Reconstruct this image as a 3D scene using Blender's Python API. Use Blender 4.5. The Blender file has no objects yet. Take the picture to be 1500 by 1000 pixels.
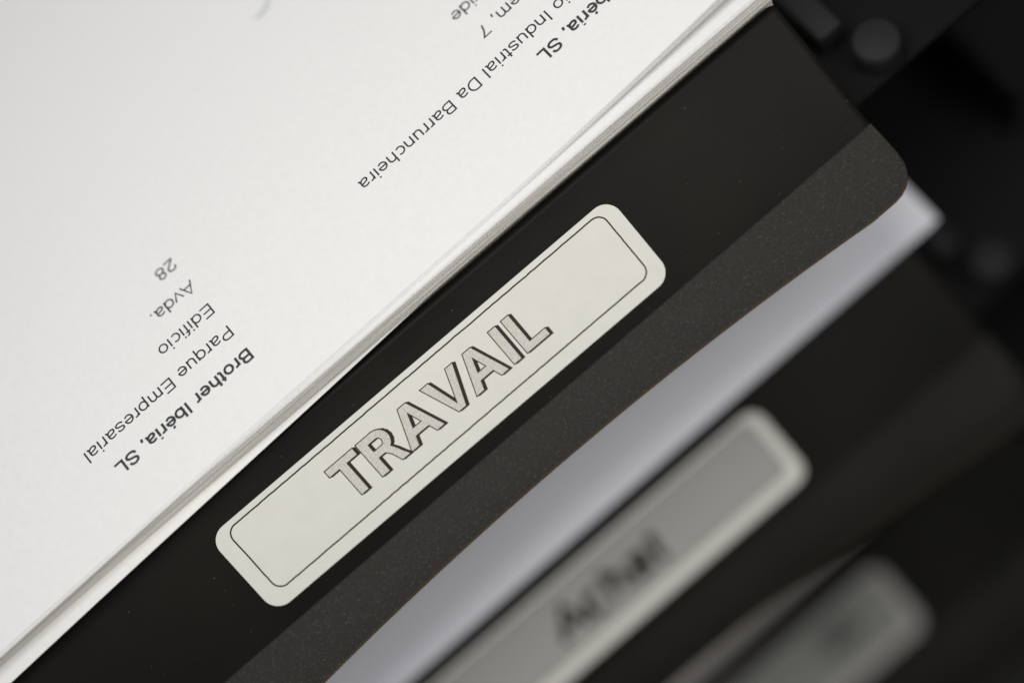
import bpy, bmesh, math, random
from mathutils import Vector, Matrix, noise
random.seed(4)
S = bpy.context.scene
COL = S.collection
sin, cos, R = math.sin, math.cos, math.radians

# ------------------------------------------------------------------ camera
AL = R(20)                     # the camera leans 20 degrees off the vertical, towards the front of the trays
D = 0.33                       # distance to the sticker on the upper tray
PX = 0.122e-3                  # one photograph pixel there, in metres
V = Vector((0, sin(AL), -cos(AL)))
X = Vector((1, 0, 0))
W = Vector((0, -cos(AL), -sin(AL)))
ROLL = R(40.78)
cr = X * cos(ROLL) + W * sin(ROLL)
cu = X * sin(ROLL) - W * cos(ROLL)
cz = -V
cam = bpy.data.cameras.new('camera')
camo = bpy.data.objects.new('camera', cam)
COL.objects.link(camo)
S.camera = camo
m = Matrix((cr, cu, cz)).transposed().to_4x4()
m.translation = -V * D
camo.matrix_world = m
cam.sensor_width = 36
cam.lens = 36 * D / (1500 * PX)
cam.clip_start = 0.01
cam.clip_end = 20
cam.dof.use_dof = True
cam.dof.focus_distance = D - 0.002
cam.dof.aperture_fstop = 2.15
cam.dof.aperture_blades = 0

# ------------------------------------------------------------------ light
world = bpy.data.worlds.new('World')
S.world = world
world.use_nodes = True
bg = world.node_tree.nodes['Background']
bg.inputs[0].default_value = (0.79, 0.86, 1.0, 1)
bg.inputs[1].default_value = 0.23


def area(name, loc, target, size, power, color):
    l = bpy.data.lights.new(name, 'AREA')
    l.shape = 'RECTANGLE'
    l.size, l.size_y = size
    l.energy = power
    l.color = color
    o = bpy.data.objects.new(name, l)
    COL.objects.link(o)
    o.location = loc
    o.rotation_euler = (Vector(target) - Vector(loc)).to_track_quat('-Z', 'Y').to_euler()
    return o


area('ceiling_light', (-0.01, 0.01, 0.29), (-0.01, -0.09, 0), (0.22, 0.16), 0.68, (1.0, 0.985, 0.965))
area('added_front_fill', (0.20, -0.21, 0.36), (0.0, -0.01, 0), (0.20, 0.16), 0.69, (1.0, 0.965, 0.925))  # added soft fill from front right, lifts the paper in the lower trays

S.view_settings.view_transform = 'Standard'
S.view_settings.look = 'None'
S.view_settings.gamma = 1
S.view_settings.exposure = 0
S.cycles.max_bounces = 8


# ------------------------------------------------------------------ helpers
def tag(o, label=None, cat=None, group=None, kind=None):
    if label: o['label'] = label
    if cat: o['category'] = cat
    if group: o['group'] = group
    if kind: o['kind'] = kind
    return o


def mesh(name, verts, faces, mat, parent=None, smooth=False, mats=None, fm=None):
    me = bpy.data.meshes.new(name)
    me.from_pydata([tuple(v) for v in verts], [], faces)
    for mm in (mats or [mat]):
        me.materials.append(mm)
    if fm:
        for p, i in zip(me.polygons, fm): p.material_index = i
    me.polygons.foreach_set('use_smooth', [smooth] * len(me.polygons))
    me.update()
    o = bpy.data.objects.new(name, me)
    COL.objects.link(o)
    if parent: o.parent = parent
    return o


def empty(name, loc=(0, 0, 0)):
    o = bpy.data.objects.new(name, None)
    o.empty_display_size = 0.02
    COL.objects.link(o)
    o.location = loc
    return o


def material(name, col, rough=0.5, spec=0.5, build=None):
    mt = bpy.data.materials.new(name)
    mt.use_nodes = True
    nt = mt.node_tree
    b = nt.nodes['Principled BSDF']
    b.inputs['Base Color'].default_value = (*col, 1)
    b.inputs['Roughness'].default_value = rough
    b.inputs['Specular IOR Level'].default_value = spec
    if build: build(nt, b)
    return mt


def nd(nt, typ, **kw):
    n = nt.nodes.new(typ)
    for k, v in kw.items():
        if k in n.inputs: n.inputs[k].default_value = v
        else: setattr(n, k, v)
    return n


def objco(nt):
    return nt.nodes.new('ShaderNodeTexCoord').outputs['Object']


def ramp(nt, src, stops):
    r = nt.nodes.new('ShaderNodeValToRGB')
    nt.links.new(src, r.inputs[0])
    e = r.color_ramp.elements
    e[0].position, e[0].color = stops[0][0], (*stops[0][1], 1)
    e[1].position, e[1].color = stops[-1][0], (*stops[-1][1], 1)
    for p, c in stops[1:-1]:
        x = e.new(p); x.color = (*c, 1)
    return r.outputs[0]


def noisetex(nt, scale, detail=2, rough=0.5):
    n = nd(nt, 'ShaderNodeTexNoise', Scale=scale, Detail=detail, Roughness=rough)
    nt.links.new(objco(nt), n.inputs['Vector'])
    return n.outputs['Fac']


def bump(nt, b, src, dist, strength=1.0, prev=None):
    n = nd(nt, 'ShaderNodeBump', Strength=strength, Distance=dist)
    nt.links.new(src, n.inputs['Height'])
    if prev: nt.links.new(prev, n.inputs['Normal'])
    nt.links.new(n.outputs[0], b.inputs['Normal'])
    return n.outputs[0]


# ------------------------------------------------------------------ materials
def b_panel(nt, b):
    # smooth black plastic with the odd speck of dust
    f = noisetex(nt, 5200, 3, 0.6)
    bump(nt, b, f, 0.00002, 0.35)
    v = nd(nt, 'ShaderNodeTexVoronoi', Scale=420.0)
    nt.links.new(objco(nt), v.inputs['Vector'])
    w = noisetex(nt, 130, 2)
    k = ramp(nt, v.outputs['Distance'], [(0.0, (1, 1, 1)), (0.075, (0, 0, 0))])
    k2 = ramp(nt, w, [(0.40, (0, 0, 0)), (0.55, (1, 1, 1))])
    mu = nd(nt, 'ShaderNodeMix', data_type='RGBA', blend_type='MULTIPLY')
    mu.inputs[0].default_value = 1
    nt.links.new(k, mu.inputs[6]); nt.links.new(k2, mu.inputs[7])
    base = ramp(nt, noisetex(nt, 35, 3), [(0.3, (0.0068, 0.0064, 0.0050)), (0.7, (0.0112, 0.0102, 0.0078))])
    mx = nd(nt, 'ShaderNodeMix', data_type='RGBA')
    nt.links.new(mu.outputs[2], mx.inputs[0])
    nt.links.new(base, mx.inputs[6])
    mx.inputs[7].default_value = (0.10, 0.094, 0.082, 1)
    nt.links.new(mx.outputs[2], b.inputs['Base Color'])


def b_lip(nt, b):
    # grained charcoal plastic with pale glints
    n1 = noisetex(nt, 2600, 2, 0.7)
    n2 = noisetex(nt, 7000, 2, 0.6)
    base = ramp(nt, n1, [(0.30, (0.020, 0.018, 0.0155)), (0.62, (0.030, 0.027, 0.0235)), (0.82, (0.052, 0.048, 0.042))])
    v = nd(nt, 'ShaderNodeTexVoronoi', Scale=3500.0)
    nt.links.new(objco(nt), v.inputs['Vector'])
    sp = nd(nt, 'ShaderNodeSeparateColor')
    nt.links.new(v.outputs['Color'], sp.inputs[0])
    pick = ramp(nt, sp.outputs[0], [(0.80, (0, 0, 0)), (1.0, (1, 1, 1))])
    dot = ramp(nt, v.outputs['Distance'], [(0.10, (1, 1, 1)), (0.42, (0, 0, 0))])
    mu = nd(nt, 'ShaderNodeMix', data_type='RGBA', blend_type='MULTIPLY')
    mu.inputs[0].default_value = 1
    nt.links.new(pick, mu.inputs[6]); nt.links.new(dot, mu.inputs[7])
    mx = nd(nt, 'ShaderNodeMix', data_type='RGBA')
    nt.links.new(mu.outputs[2], mx.inputs[0])
    nt.links.new(base, mx.inputs[6])
    mx.inputs[7].default_value = (0.135, 0.128, 0.115, 1)
    nt.links.new(mx.outputs[2], b.inputs['Base Color'])
    p = bump(nt, b, n1, 0.00008, 0.6)
    bump(nt, b, n2, 0.00003, 0.5, p)


def b_paper(nt, b):
    base = ramp(nt, noisetex(nt, 900, 4, 0.6), [(0.35, (0.732, 0.721, 0.695)), (0.65, (0.757, 0.746, 0.720))])
    nt.links.new(base, b.inputs['Base Color'])
    p = bump(nt, b, noisetex(nt, 3800, 3, 0.6), 0.000035, 0.45)
    bump(nt, b, noisetex(nt, 120, 2, 0.5), 0.00006, 0.4, p)


def b_paper_edge(nt, b):
    # the cut edges of many sheets: thin lines running along the stack
    mp = nd(nt, 'ShaderNodeMapping')
    mp.inputs['Scale'].default_value = (60, 300, 9000)
    nt.links.new(objco(nt), mp.inputs[0])
    n = nd(nt, 'ShaderNodeTexNoise', Scale=1.0, Detail=3.0)
    nt.links.new(mp.outputs[0], n.inputs['Vector'])
    base = ramp(nt, n.outputs['Fac'], [(0.35, (0.66, 0.605, 0.51)), (0.62, (0.80, 0.745, 0.64))])
    nt.links.new(base, b.inputs['Base Color'])


def b_tape(nt, b):
    base = ramp(nt, noisetex(nt, 260, 3, 0.6), [(0.35, (0.655, 0.642, 0.572)), (0.65, (0.675, 0.662, 0.592))])
    nt.links.new(base, b.inputs['Base Color'])
    bump(nt, b, noisetex(nt, 3000, 3, 0.6), 0.00002, 0.35)


def b_halftone(nt, b):
    v = nd(nt, 'ShaderNodeTexVoronoi', Scale=5200.0)
    nt.links.new(objco(nt), v.inputs['Vector'])
    base = ramp(nt, v.outputs['Distance'], [(0.12, (0.27, 0.26, 0.23)), (0.46, (0.60, 0.58, 0.515))])
    nt.links.new(base, b.inputs['Base Color'])


def b_ink(nt, b):
    base = ramp(nt, noisetex(nt, 3000, 2, 0.6), [(0.3, (0.022, 0.023, 0.025)), (0.7, (0.050, 0.051, 0.054))])
    nt.links.new(base, b.inputs['Base Color'])


def b_desk(nt, b):
    base = ramp(nt, noisetex(nt, 60, 4, 0.6), [(0.3, (0.006, 0.0055, 0.005)), (0.7, (0.010, 0.009, 0.008))])
    nt.links.new(base, b.inputs['Base Color'])


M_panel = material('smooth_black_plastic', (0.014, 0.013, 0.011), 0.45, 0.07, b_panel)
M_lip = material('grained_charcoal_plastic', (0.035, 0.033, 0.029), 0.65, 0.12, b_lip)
M_rim = material('worn_brown_edge', (0.060, 0.037, 0.021), 0.6, 0.2)
M_body = material('black_plastic', (0.005, 0.005, 0.005), 0.6, 0.08)
M_post = material('grey_black_plastic', (0.016, 0.016, 0.016), 0.6, 0.15)
def b_paper_lifted(nt, b):
    base = ramp(nt, noisetex(nt, 900, 4, 0.6), [(0.35, (0.86, 0.86, 0.89)), (0.65, (0.90, 0.90, 0.93))])
    nt.links.new(base, b.inputs['Base Color'])


M_paper_lifted = material('paper_light_lifted', (0.86, 0.86, 0.88), 0.85, 0.1, b_paper_lifted)  # middle tray's paper, missing light made up by a paler colour
M_paper = material('paper', (0.8, 0.8, 0.78), 0.9, 0.1, b_paper)
M_edge = material('paper_edges', (0.7, 0.67, 0.6), 0.95, 0.05, b_paper_edge)
M_tape = material('label_tape', (0.69, 0.68, 0.60), 0.55, 0.25, b_tape)
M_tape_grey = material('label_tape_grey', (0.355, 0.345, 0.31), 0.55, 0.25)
M_half = material('halftone_print', (0.45, 0.44, 0.4), 0.6, 0.2, b_halftone)
M_black = material('black_print', (0.022, 0.014, 0.010), 0.5, 0.3)
M_ink = material('toner', (0.05, 0.05, 0.055), 0.7, 0.2, b_ink)
M_ink_grey = material('grey_print', (0.12, 0.123, 0.108), 0.7, 0.15)
M_smudge = material('grey_toner', (0.56, 0.56, 0.56), 0.8, 0.1)
M_tape_dim = material('label_tape_shade_toned', (0.36, 0.345, 0.31), 0.6, 0.2)  # lowest sticker's dimness put into the tape colour
M_tape_dim_field = material('label_print_shade_toned', (0.21, 0.21, 0.185), 0.6, 0.2)  # print field darkened to carry the same shade
M_paper_shaded = material('paper_shade_toned', (0.50, 0.465, 0.43), 0.8, 0.15)  # lowest tray's paper, its shade put into the colour
M_desk = material('dark_desk', (0.012, 0.011, 0.010), 0.6, 0.1, b_desk)

# ------------------------------------------------------------------ desk
PITCH_Y, PITCH_Z = 0.0316, 0.060      # every tray stands this much further forward and lower than the one above
ZF = -0.016                            # underside of a tray, below the middle of its sticker
DESK_Z = -2 * PITCH_Z + ZF - 0.004
mesh('desk', [(-1.2, -1.0, DESK_Z), (1.2, -1.0, DESK_Z), (1.2, 1.0, DESK_Z), (-1.2, 1.0, DESK_Z)],
     [(0, 1, 2, 3)], M_desk).__setitem__('kind', 'structure')

# ------------------------------------------------------------------ trays
TH = R(30)                             # slope of the front panel
SD = Vector((0, -cos(TH), -sin(TH)))   # down the panel
SN = Vector((0, -sin(TH), cos(TH)))    # out of the panel
TL = R(13)                             # slope of the lip
X0, X1 = -0.180, 0.0745                # ends of panel and lip
BX0, BX1 = -0.215, 0.112               # ends of the tray body
STOP, SBOT = -0.0137, 0.0127


def loft(name, xs, prof, mat, parent, caps=True, mats=None, fmat=None, smooth=True):
    """closed profile prof(x) -> [(y, z)] carried along x"""
    verts, faces, fm = [], [], []
    n = len(prof(xs[0]))
    for x in xs:
        for y, z in prof(x): verts.append((x, y, z))
    for i in range(len(xs) - 1):
        for j in range(n):
            a = i * n + j; b = i * n + (j + 1) % n
            faces.append((a, b, b + n, a + n))
            fm.append(fmat(j) if fmat else 0)
    if caps:
        faces.append(tuple(range(n))); fm.append(0)
        faces.append(tuple((len(xs) - 1) * n + j for j in reversed(range(n)))); fm.append(0)
    o = mesh(name, verts, faces, mat, parent, smooth, mats, fm)
    return o


def fix(o):
    bm = bmesh.new(); bm.from_mesh(o.data)
    bmesh.ops.recalc_face_normals(bm, faces=bm.faces)
    bm.to_mesh(o.data); bm.free()
    return o


def autosmooth(o, deg=40):
    bm = bmesh.new(); bm.from_mesh(o.data)
    bmesh.ops.recalc_face_normals(bm, faces=bm.faces)
    for e in bm.edges:
        if len(e.link_faces) == 2 and e.calc_face_angle() > R(deg): e.smooth = False
    bm.to_mesh(o.data); bm.free()
    return o


def xs_for(x0, x1, n, r):
    """stations that bunch up at rounded ends"""
    out = [x0 + r * (1 - cos(R(a))) for a in range(0, 91, 15)]
    out += [x0 + r + (x1 - x0 - 2 * r) * i / n for i in range(1, n)]
    out += [x1 - r * (1 - cos(R(a))) for a in range(90, -1, -15)]
    return out


def endround(x, r):
    """how far a corner of radius r has drawn in at x"""
    d = min(x - X0, X1 - x)
    if d >= r: return 0.0
    d = max(d, 0)
    return r - math.sqrt(max(r * r - (r - d) ** 2, 0))


def panel_profile(x):
    e = endround(x, 0.0016)
    top = SD * STOP
    bot = SD * SBOT
    pts = []
    # panel face, top to bottom, with a roll at the top
    c = top - SN * 0.0016
    for a in range(-55, 31, 12):        # roll over the rim
        d = Vector((0, -sin(R(a)), cos(R(a))))
        p = c + d * (0.0016 - e * 0.6)
        pts.append((p.y, p.z))
    pts.append(((top + SD * 0.0026 - SN * (0.00022 + e * .6)).y, (top + SD * 0.0026 - SN * (0.00022 + e * .6)).z))
    pts.append(((top + SD * 0.0034 - SN * e * .6).y, (top + SD * 0.0034 - SN * e * .6).z))
    b = bot - SN * e * .6
    pts.append((b.y, b.z))
    b2 = bot - SN * 0.0018 - SD * 0.0004
    pts.append((b2.y, b2.z))
    i2 = top - SN * 0.0030 + SD * 0.002
    pts.append((i2.y, i2.z))
    pts.append((i2.y, ZF + 0.002))
    pts.append((c.y + 0.0016, ZF + 0.002))
    return pts


LIP_EXTRA = [0.0, 0.0]


def lip_depth(x):
    t = x / PX + 241 - 150
    w = 81 + 8.4e-5 * t * t
    return min(w, 112) * PX / cos(AL - TL) + LIP_EXTRA[0] + LIP_EXTRA[1] * max(0, x + 0.02)


def lip_profile(x):
    """the lip leaves the foot of the panel nearly level; its free edge is rounded and scooped"""
    r = 0.006
    e = endround(x, r)
    bot = SD * SBOT
    bd = Vector((0, -cos(TL), -sin(TL)))
    bn = Vector((0, -sin(TL), cos(TL)))
    a = bot + Vector((0, 0.00015, -0.00025))
    L = lip_depth(x) - e
    th = 0.0016
    s = lambda u, v: (lambda q: (q.y, q.z))(a + bd * u + bn * v)
    pts = [s(0, 0.0), s(0.0009, -0.00003), s(0.45 * L, 0.0001), s(L - 0.0004, 0), s(L - 0.0001, -0.00012), s(L, -0.0004), s(L - .0001, -th), s(0.5 * L, -th), s(0, -th)]
    return pts


def box(verts, faces, x0, x1, y0, y1, z0, z1):
    k = len(verts)
    verts += [(x, y, z) for x in (x0, x1) for y in (y0, y1) for z in (z0, z1)]
    faces += [tuple(k + i for i in f) for f in ((0, 1, 3, 2), (4, 6, 7, 5), (0, 4, 5, 1), (2, 3, 7, 6), (0, 2, 6, 4), (1, 5, 7, 3))]


def bevelled(name, x0, x1, y0, y1, z0, z1, mat, parent, w=0.001, seg=3):
    v, f = [], []
    box(v, f, x0, x1, y0, y1, z0, z1)
    o = mesh(name, v, f, mat, parent)
    bm = bmesh.new(); bm.from_mesh(o.data)
    bmesh.ops.recalc_face_normals(bm, faces=bm.faces)
    bmesh.ops.bevel(bm, geom=bm.edges[:], offset=w, segments=seg, affect='EDGES', profile=0.5)
    for q in bm.faces: q.smooth = True
    for e in bm.edges:
        if len(e.link_faces) == 2 and e.calc_face_angle() > R(50): e.smooth = False
    bm.to_mesh(o.data); bm.free()
    return o


def peg(name, x, y, z0, z1, r, mat, parent, n=48):
    prof = [(r * 0.0, z1), (r * 0.80, z1), (r * 0.93, z1 - 0.0004), (r, z1 - 0.0012), (r, z0)]
    v, f = [], []
    for k in range(n):
        a = 2 * math.pi * k / n
        for (q, z) in prof[1:]: v.append((x + q * cos(a), y + q * sin(a), z))
    m_ = len(prof) - 1
    for k in range(n):
        for j in range(m_ - 1):
            a = k * m_ + j; b = ((k + 1) % n) * m_ + j
            f.append((a, a + 1, b + 1, b))
    f.append(tuple(k * m_ for k in range(n)))
    return autosmooth(mesh(name, v, f, mat, parent, True))


def make_tray(k, label):
    LIP_EXTRA[:] = (0.0, 0.0) if k == 0 else (0.0016, 0.026)
    t = empty('desk_tray', (0, -PITCH_Y * k, -PITCH_Z * k))
    tag(t, label, 'letter tray', 'stacked black desk trays')
    autosmooth(loft('front_panel', xs_for(X0, X1, 60, 0.0016), panel_profile, M_panel, t), 35)
    autosmooth(loft('front_lip', xs_for(X0, X1, 90, 0.006), lip_profile, M_lip, t, mats=[M_lip if k == 0 else M_panel, M_rim],  # lower lips take the darker panel plastic, shade put into the colour
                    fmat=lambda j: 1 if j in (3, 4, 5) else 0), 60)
    v, f = [], []
    box(v, f, BX0, BX1, -0.004, 0.235, ZF, ZF + 0.0018)
    fix(mesh('tray_floor', v, f, M_body, t))
    for x in (BX0, BX1 - 0.002):
        bevelled('side_wall', x, x + 0.002, 0.020, 0.234, ZF + 0.0018, 0.008, M_body, t, 0.0006, 2)
    bevelled('back_wall', BX0 + 0.003, BX1 - 0.003, 0.232, 0.2335, ZF + 0.0018, 0.006, M_body, t, 0.0005, 2)
    # stacking lugs beside the right end of the panel
    bevelled('stacking_block', 0.0785, 0.0845, 0.0075, 0.026, ZF + 0.0018, -0.007, M_post, t, 0.0012, 4)
    peg('stacking_peg', 0.0865, 0.0012, ZF + 0.0018, -0.008, 0.0047, M_post, t)
    # props down to the tray below
    if k < 2:
        for x in (BX0 + 0.006, BX1 - 0.010):
            bevelled('stacking_leg', x, x + 0.005, 0.030, 0.20, ZF - PITCH_Z + 0.0255, ZF, M_body, t, 0.0006, 2)
    return t


trays = [make_tray(0, 'black plastic letter tray on top of the stack, its sticker reading TRAVAIL'),
         make_tray(1, 'black plastic letter tray in the middle, with a blurred short word on its sticker'),
         make_tray(2, 'lowest black letter tray, far out of focus with a shade-toned sticker')]

# ------------------------------------------------------------------ stickers
# sticker coordinates: (t, n) in units of PX, t to the right, n down the panel, 0,0 in the middle of the panel face


def on_panel(t, n, h):
    return X * (t * PX) + SD * (n * PX) + SN * h


def rrect(t0, t1, n0, n1, r, seg=10):
    pts = []
    for cx_, cy_, a0 in ((t1 - r, n0 + r, -90), (t1 - r, n1 - r, 0), (t0 + r, n1 - r, 90), (t0 + r, n0 + r, 180)):
        for i in range(seg + 1):
            a = R(a0 + 90 * i / seg)
            pts.append((cx_ + r * cos(a), cy_ + r * sin(a)))
    return pts


def slab(name, pts, h0, h1, mat, parent, tilt=0.0, c=(0, 0)):
    rot = lambda p: (c[0] + (p[0] - c[0]) * cos(tilt) - (p[1] - c[1]) * sin(tilt), c[1] + (p[0] - c[0]) * sin(tilt) + (p[1] - c[1]) * cos(tilt))
    q = [rot(p) for p in pts]
    n = len(q)
    v = [on_panel(a, b, h1) for a, b in q] + [on_panel(a, b, h0) for a, b in q]
    f = [tuple(reversed(range(n)))] + [(i, (i + 1) % n, n + (i + 1) % n, n + i) for i in range(n)]
    return fix(mesh(name, v, f, mat, parent))


def offset_poly(poly, d):
    """grow a convex polygon by d on every side"""
    n = len(poly)
    A = sum(poly[i][0] * poly[(i + 1) % n][1] - poly[(i + 1) % n][0] * poly[i][1] for i in range(n))
    s = 1 if A > 0 else -1
    L = []
    for i in range(n):
        (x0, y0), (x1, y1) = poly[i], poly[(i + 1) % n]
        dx, dy = x1 - x0, y1 - y0
        l = math.hypot(dx, dy)
        nx, ny = s * dy / l, -s * dx / l
        L.append((nx, ny, nx * x0 + ny * y0 + d))
    out = []
    for i in range(n):
        a1, b1, c1 = L[i - 1]
        a2, b2, c2 = L[i]
        det = a1 * b2 - a2 * b1
        if abs(det) < 1e-6:
            out.append((poly[i][0] + a2 * d, poly[i][1] + b2 * d))
        else:
            out.append(((c1 * b2 - c2 * b1) / det, (a1 * c2 - a2 * c1) / det))
    return out


# letter pieces of the word, each convex; cap line 0 .. base line 62, before placing
def word_pieces():
    H = 61
    P = []
    q = lambda *p: P.append(list(p))

    def A(l, r):                                  # outer feet at l and r
        c = (l + r) / 2; w = 14.5; a = 7.5
        q((c - a, 0), (c + a * 0.55, 0), (l + w - 1, H), (l, H))
        q((c - a * 0.55, 0), (c + a, 0), (r, H), (r - w + 1, H))
        f = lambda y: l + w - 2 + (c - l - w + 2) * (H - y) / H
        g = lambda y: r - w + 2 - (r - w + 2 - c) * (H - y) / H
        q((f(36) - 3, 36), (g(36) + 3, 36), (g(47) + 3, 47), (f(47) - 3, 47))
    # T
    q((-91, 0), (-39, 0), (-39, 11), (-91, 11))
    q((-72, 10), (-59, 10), (-59, H), (-72, H))
    # R
    q((-32, 0), (-18.5, 0), (-18.5, H), (-32, H))
    q((-19, 0), (-2, 0), (-2, 11), (-19, 11))
    q((-19, 25), (-2, 25), (-2, 36), (-19, 36))
    for i in range(8):                            # bowl
        a0, a1 = R(-90 + 22.5 * i), R(-90 + 22.5 * (i + 1))
        c = (-3, 18)
        q(*[(c[0] + rx * cos(a), c[1] + ry * sin(a)) for rx, ry, a in ((18, 18, a0), (18, 18, a1), (5.5, 7, a1), (5.5, 7, a0))])
    q((-8, 34), (5, 32), (11, 41), (0, 43))
    q((0, 43), (11, 41), (15, 50), (21, H), (7, H), (3, 50))
    A(25, 87)
    # V
    q((92, 0), (106.5, 0), (124, H), (115, H))
    q((140, 0), (153, 0), (128.5, H), (117.5, H))
    A(150, 211)
    q((222, 0), (235.5, 0), (235.5, H), (222, H))
    q((247, 0), (260.5, 0), (260.5, H), (247, H))
    q((260, 50), (290, 50), (290, H), (260, H))
    return P


def prints(name, polys, h, mat, parent, mp):
    """flat print: convex polygons on the panel plane, each a hair above the other"""
    v, f = [], []
    for i, p in enumerate(polys):
        k = len(v)
        hh = h + (i % 24) * 1.2e-7
        v += [on_panel(*mp(a, b), hh) for a, b in p]
        idx = [k + j for j in range(len(p))]
        a3, b3, c3 = v[k], v[k + 1], v[k + 2]
        if (b3 - a3).cross(c3 - b3).dot(SN) < 0: idx.reverse()
        f.append(tuple(idx))
    return mesh(name, v, f, mat, parent)


def frame_line(pts, w):
    dense = []
    for i, p in enumerate(pts):
        q = pts[(i + 1) % len(pts)]
        n_ = max(1, int(math.dist(p, q) / 3.5))
        for j in range(n_):
            a, b = p[0] + (q[0] - p[0]) * j / n_, p[1] + (q[1] - p[1]) * j / n_
            dense.append((a + 0.55 * noise.noise(Vector((a * 0.11, b * 0.11, 3.0))), b + 0.55 * noise.noise(Vector((a * 0.11, b * 0.11, 8.0)))))
    pts = dense
    c = len(pts)
    out = []
    inner = pts
    cx_ = sum(p[0] for p in pts) / c
    grow = []
    for i, p in enumerate(pts):
        a, b = pts[i - 1], pts[(i + 1) % c]
        dx, dy = b[0] - a[0], b[1] - a[1]
        l = math.hypot(dx, dy) or 1
        grow.append((p[0] + dy / l * w, p[1] - dx / l * w))
    for i in range(c):
        j = (i + 1) % c
        out.append([inner[i], inner[j], grow[j], grow[i]])
    return out


def sticker_base(tray, t0, t1, n0, n1, mat=None):
    return slab('sticker', rrect(t0, t1, n0, n1, 27), 0.00004, 0.00017, mat or M_tape, tray)


# upper sticker
HS = 0.00022
LT0, LT1, LN0, LN1 = -523, 243.5, -70.5, 80.0
TILT = R(0.35)
tl = lambda a, b: (a * cos(TILT) - b * sin(TILT), a * sin(TILT) + b * cos(TILT))
lab = slab('sticker', rrect(LT0, LT1, LN0, LN1, 27), 0.00004, HS, M_tape, trays[0], TILT)
tag(lab, 'off-white rounded sticker with the outlined word TRAVAIL in a thin black frame')
prints('frame_line', frame_line(rrect(LT0 + 27, LT1 - 25, LN0 + 11, LN1 - 24, 15), 2.4), HS + 2e-6, M_black, lab, tl)
WP = word_pieces()
# photograph: the word starts 241 px left of our origin's column
place = lambda dx, dy: (lambda a, b: tl(a - 241 + 0.5 + dx, -33.5 + b + dy))
dark = []
for p in WP:
    dark.append(offset_poly(p, 1.45))
prints('letter_outlines', dark, HS + 8e-6, M_black, lab, place(0, 0))
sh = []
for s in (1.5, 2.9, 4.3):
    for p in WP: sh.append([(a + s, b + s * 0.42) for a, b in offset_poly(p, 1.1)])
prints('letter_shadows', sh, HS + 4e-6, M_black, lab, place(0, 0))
prints('letter_faces', [offset_poly(p, -0.1) for p in WP], HS + 1.3e-5, M_half, lab, place(0, 0))

# ------------------------------------------------------------------ a plain grotesque alphabet made of pen strokes
# em square 1000, cap height 716, x-height 519; every glyph: (advance, [polyline, ...])


def arc(cx_, cy_, rx, ry, a0, a1, n=14):
    return [(cx_ + rx * cos(R(a0 + (a1 - a0) * i / n)), cy_ + ry * sin(R(a0 + (a1 - a0) * i / n))) for i in range(n + 1)]


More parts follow.
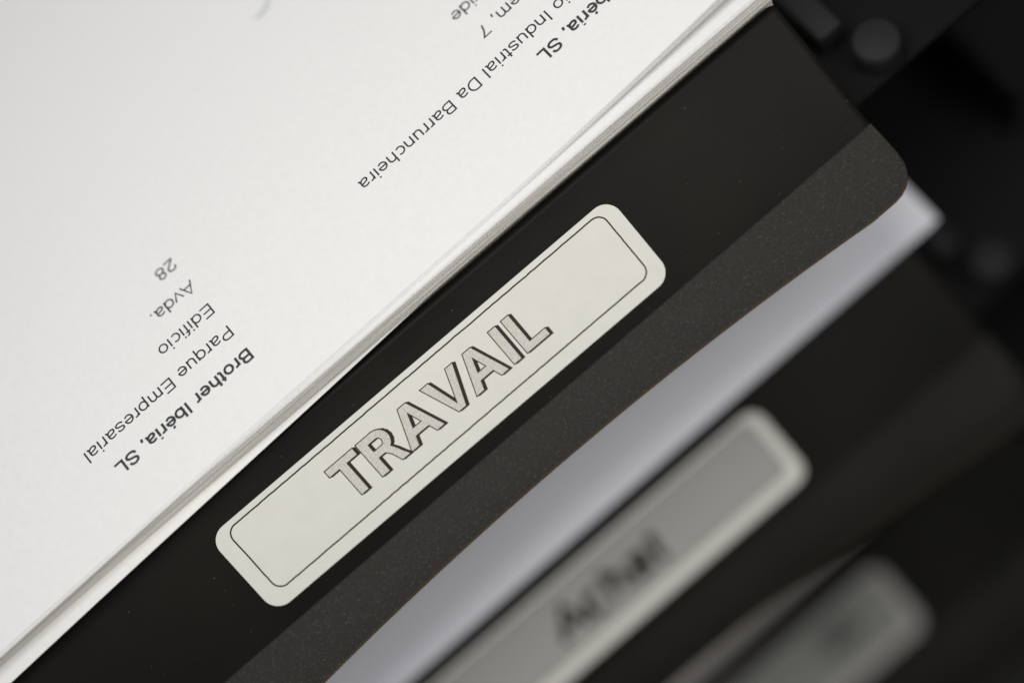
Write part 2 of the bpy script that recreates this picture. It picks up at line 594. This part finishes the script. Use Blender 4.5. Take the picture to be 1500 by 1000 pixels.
def glyphs():
    G = {}
    x, c = 480, 678
    lo = 38
    bowl = lambda cx_, a0=0, a1=360: arc(cx_, 259, 205, 222, a0, a1, 24)
    G[' '] = (278, [])
    G['o'] = (556, [bowl(278)])
    G['c'] = (500, [arc(262, 259, 200, 222, 48, 312, 20)])
    G['e'] = (556, [[(75, 270)] + [(480, 270)] + arc(278, 259, 203, 222, 3, 318, 22)])
    G['é'] = (556, G['e'][1] + [[(250, 600), (340, 720)]])
    a_ = [arc(255, 362, 175, 118, 160, 0, 10) + [(432, 110)] + [(440, 50), (480, 40), (520, 42)],
          [(430, 305)] + [(380, 285), (230, 262), (120, 235), (75, 150), (100, 65), (190, 35), (300, 50), (400, 120), (430, 180)]]
    G['a'] = (556, a_)
    G['r'] = (333, [[(105, 0), (105, 519)], [(105, 330), (140, 430), (220, 478), (320, 476)]])
    G['i'] = (222, [[(111, 0), (111, 519)], [(111, 620), (111, 716)]])
    G['l'] = (222, [[(111, 0), (111, 716)]])
    G['t'] = (278, [[(128, 660), (128, 110), (150, 50), (200, 38), (262, 42)], [(15, 485), (255, 485)]])
    G['f'] = (278, [[(125, 0), (125, 590), (150, 660), (200, 680), (268, 674)], [(15, 485), (255, 485)]])
    G['h'] = (556, [[(105, 0), (105, 716)], [(105, 340)] + arc(275, 330, 170, 150, 170, 0, 10) + [(445, 0)]])
    G['n'] = (556, [[(105, 0), (105, 519)], [(105, 340)] + arc(275, 330, 170, 150, 170, 0, 10) + [(445, 0)]])
    G['m'] = (833, [[(105, 0), (105, 519)], [(105, 350)] + arc(248, 350, 143, 130, 170, 0, 10) + [(391, 0)],
                    [(391, 350)] + arc(555, 350, 155, 130, 170, 0, 10) + [(710, 0)]])
    G['u'] = (556, [[(445, 519), (445, 0)], [(445, 180)] + arc(275, 189, 170, 150, -10, -180, 10) + [(105, 519)]])
    G['b'] = (556, [[(100, 0), (100, 716)], bowl(292)])
    G['d'] = (556, [[(456, 0), (456, 716)], bowl(264)])
    G['q'] = (556, [[(456, -205), (456, 519)], bowl(264)])
    G['p'] = (556, [[(100, -205), (100, 519)], bowl(292)])
    G['g'] = (556, [bowl(264), [(456, 519), (456, -20), (420, -130), (330, -172), (200, -165), (105, -110)]])
    G['v'] = (500, [[(30, 519), (250, 30), (470, 519)]])
    G['x'] = (500, [[(35, 519), (465, 0)], [(465, 519), (35, 0)]])
    G['s'] = (500, [[(425, 375), (390, 450), (300, 482), (190, 482), (95, 440), (85, 360), (130, 300), (250, 265), (370, 230), (430, 160), (410, 80), (320, 38), (200, 38), (100, 75), (65, 150)]])
    G['S'] = (667, [[(560, 510), (520, 610), (420, 672), (290, 680), (160, 635), (110, 540), (130, 440), (230, 390), (350, 358), (500, 310), (575, 220), (560, 115), (460, 48), (330, 36), (180, 60), (95, 140), (80, 230)]])
    G['L'] = (556, [[(125, 716), (125, 40), (545, 40)]])
    G['I'] = (278, [[(139, 0), (139, 716)]])
    G['E'] = (667, [[(620, 40), (125, 40), (125, 676), (605, 676)], [(125, 368), (570, 368)]])
    G['P'] = (667, [[(125, 0), (125, 676), (400, 676)] + arc(400, 500, 190, 176, 90, -90, 12) + [(125, 324)]])
    G['B'] = (667, [[(125, 0), (125, 676), (390, 676)] + arc(390, 528, 155, 148, 90, -90, 12) + [(125, 380)],
                    [(390, 380)] + arc(400, 210, 190, 170, 90, -90, 12) + [(125, 40)]])
    G['D'] = (722, [[(125, 0), (125, 676), (330, 676)] + arc(330, 358, 300, 318, 90, -90, 18) + [(125, 40)]])
    G['A'] = (667, [[(25, 0), (334, 700), (643, 0)], [(130, 240), (538, 240)]])
    G['O'] = (778, [arc(389, 358, 320, 320, 0, 360, 30)])
    G['M'] = (833, [[(110, 0), (110, 700), (416, 60), (723, 700), (723, 0)]])
    G['2'] = (556, [[(65, 480), (90, 600), (180, 672), (300, 680), (420, 630), (455, 520), (420, 410), (250, 260), (100, 130), (60, 40), (500, 40)]])
    G['7'] = (556, [[(45, 670), (500, 670), (400, 530), (290, 330), (215, 0)]])
    G['8'] = (556, [arc(278, 520, 165, 158, 0, 360, 20), arc(278, 200, 200, 165, 0, 360, 20)])
    G['0'] = (556, [arc(278, 350, 200, 325, 0, 360, 24)])
    G['.'] = (278, [[(139, 0), (139, 95)]])
    G[','] = (278, [[(139, 95), (139, 0), (105, -110)]])
    return G


GL = glyphs()


def ribbon(pl, w):
    """convex quads along a polyline with mitred joints"""
    n = len(pl)
    L, Rr = [], []
    closed = math.dist(pl[0], pl[-1]) < 1e-3
    for i in range(n):
        if closed: a, b = pl[i - 1] if i else pl[-2], pl[i + 1] if i < n - 1 else pl[1]
        else: a, b = pl[max(i - 1, 0)], pl[min(i + 1, n - 1)]
        p = pl[i]
        d1 = (p[0] - a[0], p[1] - a[1]); d2 = (b[0] - p[0], b[1] - p[1])
        l1 = math.hypot(*d1) or 1; l2 = math.hypot(*d2) or 1
        if math.hypot(*d1) < 1e-6: d1, l1 = d2, l2
        if math.hypot(*d2) < 1e-6: d2, l2 = d1, l1
        n1 = (-d1[1] / l1, d1[0] / l1); n2 = (-d2[1] / l2, d2[0] / l2)
        mx, my = n1[0] + n2[0], n1[1] + n2[1]
        q = mx * mx + my * my
        k = min(2 / q if q > 1e-6 else 1, 1.9)
        L.append((p[0] + mx * k * w / 2, p[1] + my * k * w / 2))
        Rr.append((p[0] - mx * k * w / 2, p[1] - my * k * w / 2))
    return [[L[i], L[i + 1], Rr[i + 1], Rr[i]] for i in range(n - 1)]


def text_polys(txt, w, bold=0):
    """quads in em/1000 units and the width of the line"""
    x, out = 0, []
    for ch in txt:
        adv, strokes = GL[ch]
        for s in strokes:
            out += [[(x + a, b) for a, b in q] for q in ribbon(s, w)]
        x += adv + bold
    return out, x


# middle and lowest stickers
for k, word in ((1, 'Achat'), (2, 'Admin')):
    tr = trays[k]
    n0, n1 = (-71, 79) if k == 1 else (-71, 84)
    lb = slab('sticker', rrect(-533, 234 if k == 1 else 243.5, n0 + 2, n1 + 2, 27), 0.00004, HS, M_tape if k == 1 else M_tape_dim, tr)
    tag(lb, 'blurred grey-looking sticker with a short dark word' if k == 1 else 'very blurred shade-toned sticker in the lowest row')
    box_ = rrect(-506, 209 if k == 1 else 218.5, n0 + 13, n1 - 26, 15)
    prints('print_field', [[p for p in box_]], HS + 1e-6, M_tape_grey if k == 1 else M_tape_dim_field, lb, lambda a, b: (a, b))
    prints('frame_line', frame_line(box_, 2.4), HS + 3e-6, M_black, lb, lambda a, b: (a, b))
    if k == 2:
        prints('print_block', [rrect(62, 150, -44, 24, 12)], HS + 5e-6, M_ink_grey, lb, lambda a, b: (a, b))
    if k == 1:
        pol, wd = text_polys(word, 175, 30)
        sc = 232 / wd
        prints('lettering', pol, HS + 6e-6, M_black, lb, lambda a, b: (-262 + a * sc + b * sc * 0.12, 28 - b * 0.078))

# ------------------------------------------------------------------ papers


def sheet(name, x0, x1, depth, fn, mat, label, group=None, nx=70, ny=40, th=0.00011):
    """a single sheet: fn(a, b) -> point for a along the front edge and b back from it"""
    v, f = [], []
    for j in range(ny + 1):
        for i in range(nx + 1):
            a = x0 + (x1 - x0) * i / nx
            b = depth * (j / ny) ** 1.5
            v.append(fn(a, b))
    N = len(v)
    v += [p - Vector((0, 0, th)) for p in v]
    r = nx + 1
    for j in range(ny):
        for i in range(nx):
            a = j * r + i
            f.append((a, a + 1, a + r + 1, a + r)); f.append((N + a, N + a + r, N + a + r + 1, N + a + 1))
    for i in range(nx):
        f.append((i + 1, i, N + i, N + i + 1)); a = ny * r + i; f.append((a, a + 1, N + a + 1, N + a))
    for j in range(ny):
        a = j * r; f.append((a, a + r, N + a + r, N + a)); a = j * r + nx; f.append((a + r, a, N + a, N + a + r))
    o = autosmooth(mesh(name, v, f, mat, None, True), 50)
    tag(o, label, 'paper', group)
    return o


def stack(tray_k, z0, z1, yf, x0, x1, label, pitch=0.00022, jit=0.00018, slope=0.0, rot=0.0, depth=0.205):
    """many cut sheets, too many to count, each with its own edge"""
    v, f = [], []
    fm = []
    n = int((z1 - z0) / pitch)
    oy, oz = -PITCH_Y * tray_k, -PITCH_Z * tray_k
    for i in range(n):
        z = z0 + pitch * i
        dy = random.uniform(-jit, jit) + slope * (z - z0)
        dr = rot + random.uniform(-0.0006, 0.0006)
        k = len(v)
        segs = 24
        rows = []
        for s in range(segs + 1):
            x = x0 + (x1 - x0) * s / segs + random.uniform(-1, 1) * 0
            yy = yf + dy + dr * x + 0.00010 * noise.noise(Vector((x * 40, i * 0.35, tray_k)))
            rows.append((x, yy))
        t_ = pitch * 1.0
        for x, y in rows:
            v += [(x, y + oy, z + oz), (x, y + oy, z + oz + t_), (x, y + oy + depth, z + oz + t_), (x, y + oy + depth, z + oz)]
        for s in range(segs):
            a = k + s * 4; b = a + 4
            f += [(a, b, b + 1, a + 1), (a + 1, b + 1, b + 2, a + 2), (a + 2, b + 2, b + 3, a + 3), (a, a + 3, b + 3, b)]
            fm += [1, 0, 1, 0]
        f += [(k, k + 1, k + 2, k + 3), (k + segs * 4, k + segs * 4 + 3, k + segs * 4 + 2, k + segs * 4 + 1)]
        fm += [1, 1]
    o = mesh('paper_stack', v, f, None, None, False, [M_paper, M_edge], fm)
    return fix(tag(o, label, 'paper stack', None, 'stuff'))


# --- upper tray.  PXm: y of an edge from its offset n (px, measured in the photograph plane) at height z


def y_at(nrel, z):
    # invert the camera's projection along the tray's depth
    # n*PX/D = (-y cos - z sin) / (D + y sin - z cos)
    q = nrel * PX / D
    return (-z * sin(AL) - q * (D - z * cos(AL))) / (cos(AL) + q * sin(AL))


PX0, PX1 = -0.205, 0.0750
# lower sheets that jut out at the left
stack(0, ZF + 0.0019, 0.0084, 0.0150, PX0, PX1, 'thick pile of paper filling the upper tray below the letter', 0.00024, 0.0001)
rot2 = (y_at(744 - 868, 0.009) - y_at(754 - 868, 0.009)) / ((137 + 150) * PX)


def jut(a, b, z=0.0092):
    y = y_at(752 - 868, z) + (a + 0.055) * rot2
    z_ = z + 0.0002 * sin(a * 60) + 0.0011 * math.exp(-((b) / 0.02) ** 2) * 0
    return Vector((a + b * rot2 * -1, y + b, z_))


for q in range(3):
    sheet('paper_sheet', PX0, PX1 - 0.004, 0.19, lambda a, b, q=q: jut(a, b + q * 0.00022, 0.0092 - q * 0.00020), M_paper,
          ['white sheet jutting out at the lower left under the pile, uppermost of three', 'white sheet jutting out under the pile, second of three',
           'white sheet jutting out under the pile, lowest of three'][q], 'sheets jutting out under the letter', 60, 6)
# main packet
ZP = 0.0134
stack(0, 0.0094, ZP - 0.0001, y_at(738 - 868, 0.0094), PX0, PX1, 'packet of paper lying under the printed letter, its cut edge showing beige', 0.00013, 0.00006,
      (y_at(721.5 - 868, ZP) - y_at(738 - 868, 0.0094)) / (ZP - 0.0094))


def lift_sheet(n0, slope, z0, lift, x_l, wob, seed):
    """edge line n0 at t=0 falling by slope per px; rising at the right by lift"""
    ang = math.atan(slope * 1.06)

    def fn(a, b):
        u = max(0.0, (a - x_l) / 0.062)
        z = z0 + lift * u * u / (1 + 0.25 * u)
        z += wob * (0.5 + 0.5 * noise.noise(Vector((a * 22, seed, b * 9)))) * math.exp(-b * 20)
        z -= 0.0028 * (b / 0.14) ** 2
        y0 = y_at(n0 - 868, z0)
        ca, sa = cos(ang), sin(ang)
        return Vector((a * ca - b * sa, y0 + a * sa + b * ca, z))
    return fn


f_letter = lift_sheet(708.0, 0.0190, ZP + 0.0004, 0.0043, 0.004, 0.00015, 1.3)
f_second = lift_sheet(711.5, 0.0200, ZP + 0.0002, 0.0030, 0.002, 0.00012, 5.1)
f_third = lift_sheet(719.8, 0.001, ZP + 0.00006, 0.0003, 0.03, 0.00002, 9.7)
sheet('paper_sheet', PX0, PX1, 0.19, f_third, M_paper, 'plain white sheet on the packet, its front edge showing ahead of the letter')
sheet('paper_sheet', PX0, PX1, 0.19, f_second, M_paper, 'plain white sheet directly under the printed letter, lifting at the right')
letter = sheet('printed_letter', PX0, PX1, 0.20, f_letter, M_paper, 'uppermost white sheet with upside-down address lines in black print', None, 120, 80)


def print_on(fn, name, txt, w, bold, a_of, width, em, t_cap, mat, parent, stretch_y):
    """a line of upside-down text on a curved sheet.  a_of: (a, b) of the line's start on its base line"""
    pol, wd = text_polys(txt, w, bold)
    s = width / wd
    v, f = [], []
    ax, bx = a_of
    for i, p in enumerate(pol):
        k = len(v)
        for x_, y_ in p:
            a = ax - x_ * s
            b = bx - y_ * s * stretch_y
            q = fn(a, b)
            v.append(q + Vector((0, 0, 0.000012 + (i % 16) * 1.5e-7)))
        f.append((k, k + 1, k + 2, k + 3))
    o = mesh(name, v, f, mat, parent)
    bm = bmesh.new(); bm.from_mesh(o.data)
    for q in bm.faces:
        if q.normal.z < 0: q.normal_flip()
    bm.to_mesh(o.data); bm.free()
    return o


def project(p):
    """photograph t,n of a point (px)"""
    z = p.dot(V) + D
    return (p.x / z * D / PX + 241, p.dot(W) / z * D / PX + 868)


def sheet_at(fn, t, n):
    """(a, b) on the sheet that shows at t, n"""
    a, b = (t - 241) * PX, (715 - n) * PX
    for _ in range(30):
        q = project(fn(a, b))
        a += (t - q[0]) * PX * 0.8
        b -= (n - q[1]) * PX * 0.8
    return a, b


def line_ends(txt, w, bold, t0, n_base0, t1, n_base1, name):
    """start (right, t0) and end (left, t1) of the line as they stand in the photograph"""
    a0, b0 = sheet_at(f_letter, t0, n_base0)
    a1, b1 = sheet_at(f_letter, t1, n_base1)
    return print_on(f_letter, name, txt, w, bold, (a0, (b0 + b1) / 2), a0 - a1, 0, 0, M_ink, letter, 0.87)


REG, BOLD = 86, 128
EM = 32.3                                     # px per em


def width(txt, bold): return text_polys(txt, 10, bold)[1] * EM / 1000


# block at the right: the ends of the lines stand in the picture
for txt, t_end, n_end, w, bd in (('Brother Ibéria, SL', 541, 573.5, BOLD, 12), ('Edificio Industrial Da Barruncheira', 220, 544.5, REG, 0),
                                 ('Rua da Garagem, 7', 498, 489, REG, 0), ('Carnaxide', 482, 446.5, REG, 0)):
    if txt[0] == 'R': GL['R'] = (722, [GL['P'][1][0], [(380, 324), (560, 170), (590, 0)]]); GL['G'] = (778, [arc(389, 358, 315, 320, 45, 360, 24) + [(420, 358)]])
    if txt[0] == 'C': GL['C'] = (722, [arc(389, 358, 315, 320, 48, 312, 24)])
    wd = width(txt, bd)
    a1, b1 = sheet_at(f_letter, t_end, n_end)
    s_ = wd * PX * 1.0
    print_on(f_letter, 'address_line', txt, w, bd, (a1 + s_, b1), s_, 0, 0, M_ink, letter, 0.85)
# block at the left: the starts of the lines stand in the picture
for i, (txt, n_s, w, bd) in enumerate((('Brother Ibéria, SL', 620.5, BOLD, 12), ('Parque Empresarial', 577, REG, 0), ('Edificio', 534, REG, 0),
                                       ('Avda.', 491, REG, 0), ('28', 448.5, REG, 0))):
    wd = width(txt, bd)
    a0, b0 = sheet_at(f_letter, -57, n_s)
    print_on(f_letter, 'address_line', txt, w, bd, (a0, b0), wd * PX, 0, 0, M_ink, letter, 0.85)
# faint grey print far up the sheet
a0, b0 = sheet_at(f_letter, 297, 238)
print_on(f_letter, 'grey_print', 'o', 260, 0, (a0, b0), 42 * PX, 0, 0, M_smudge, letter, 0.8)

# --- middle tray
def plain(k, y0, z0, ang, wob, seed, droop=0.0):
    oy, oz = -PITCH_Y * k, -PITCH_Z * k

    def fn(a, b):
        z = z0 + droop * 0.5 + wob * (0.5 + 0.5 * noise.noise(Vector((a * 18, seed, b * 60)))) - droop * math.exp(-b / 0.006)
        return Vector((a - b * sin(ang), y0 + a * sin(ang) + b + oy, z + oz))
    return fn


stack(1, ZF + 0.0019, 0.0072, 0.0160, PX0, PX1 + 0.004, 'pile of paper filling the middle tray', 0.00024, 0.0002)
sheet('paper_sheet', PX0, PX1 + 0.004, 0.19, plain(1, y_at(-105, 0.0092), 0.0089, R(0.25), 0.0006, 2.2, 0.0016), M_paper_lifted,
      'uppermost blurred white sheet in the middle tray, below the charcoal lip', None, 60, 24)
sheet('paper_sheet', PX0, PX1 + 0.006, 0.19, plain(1, y_at(-109, 0.0086), 0.0083, R(-0.1), 0.0002, 7.2, 0.0004), M_paper_lifted,
      'blurred white sheet in the middle tray just beneath the uppermost sheet there', None, 60, 24)
# --- lowest tray
stack(2, ZF + 0.0019, 0.0060, 0.0270, PX0, PX1 - 0.012, 'pile of paper in the lowest tray', 0.00024, 0.0002)
sheet('paper_sheet', PX0, PX1 - 0.012, 0.19, plain(2, y_at(-130, 0.0086), 0.0080, R(2.0), 0.0002, 4.2, 0.0004), M_paper_shaded,
      'shade-toned sheet showing as a thin blurred streak in the lowest tray', None, 60, 24)
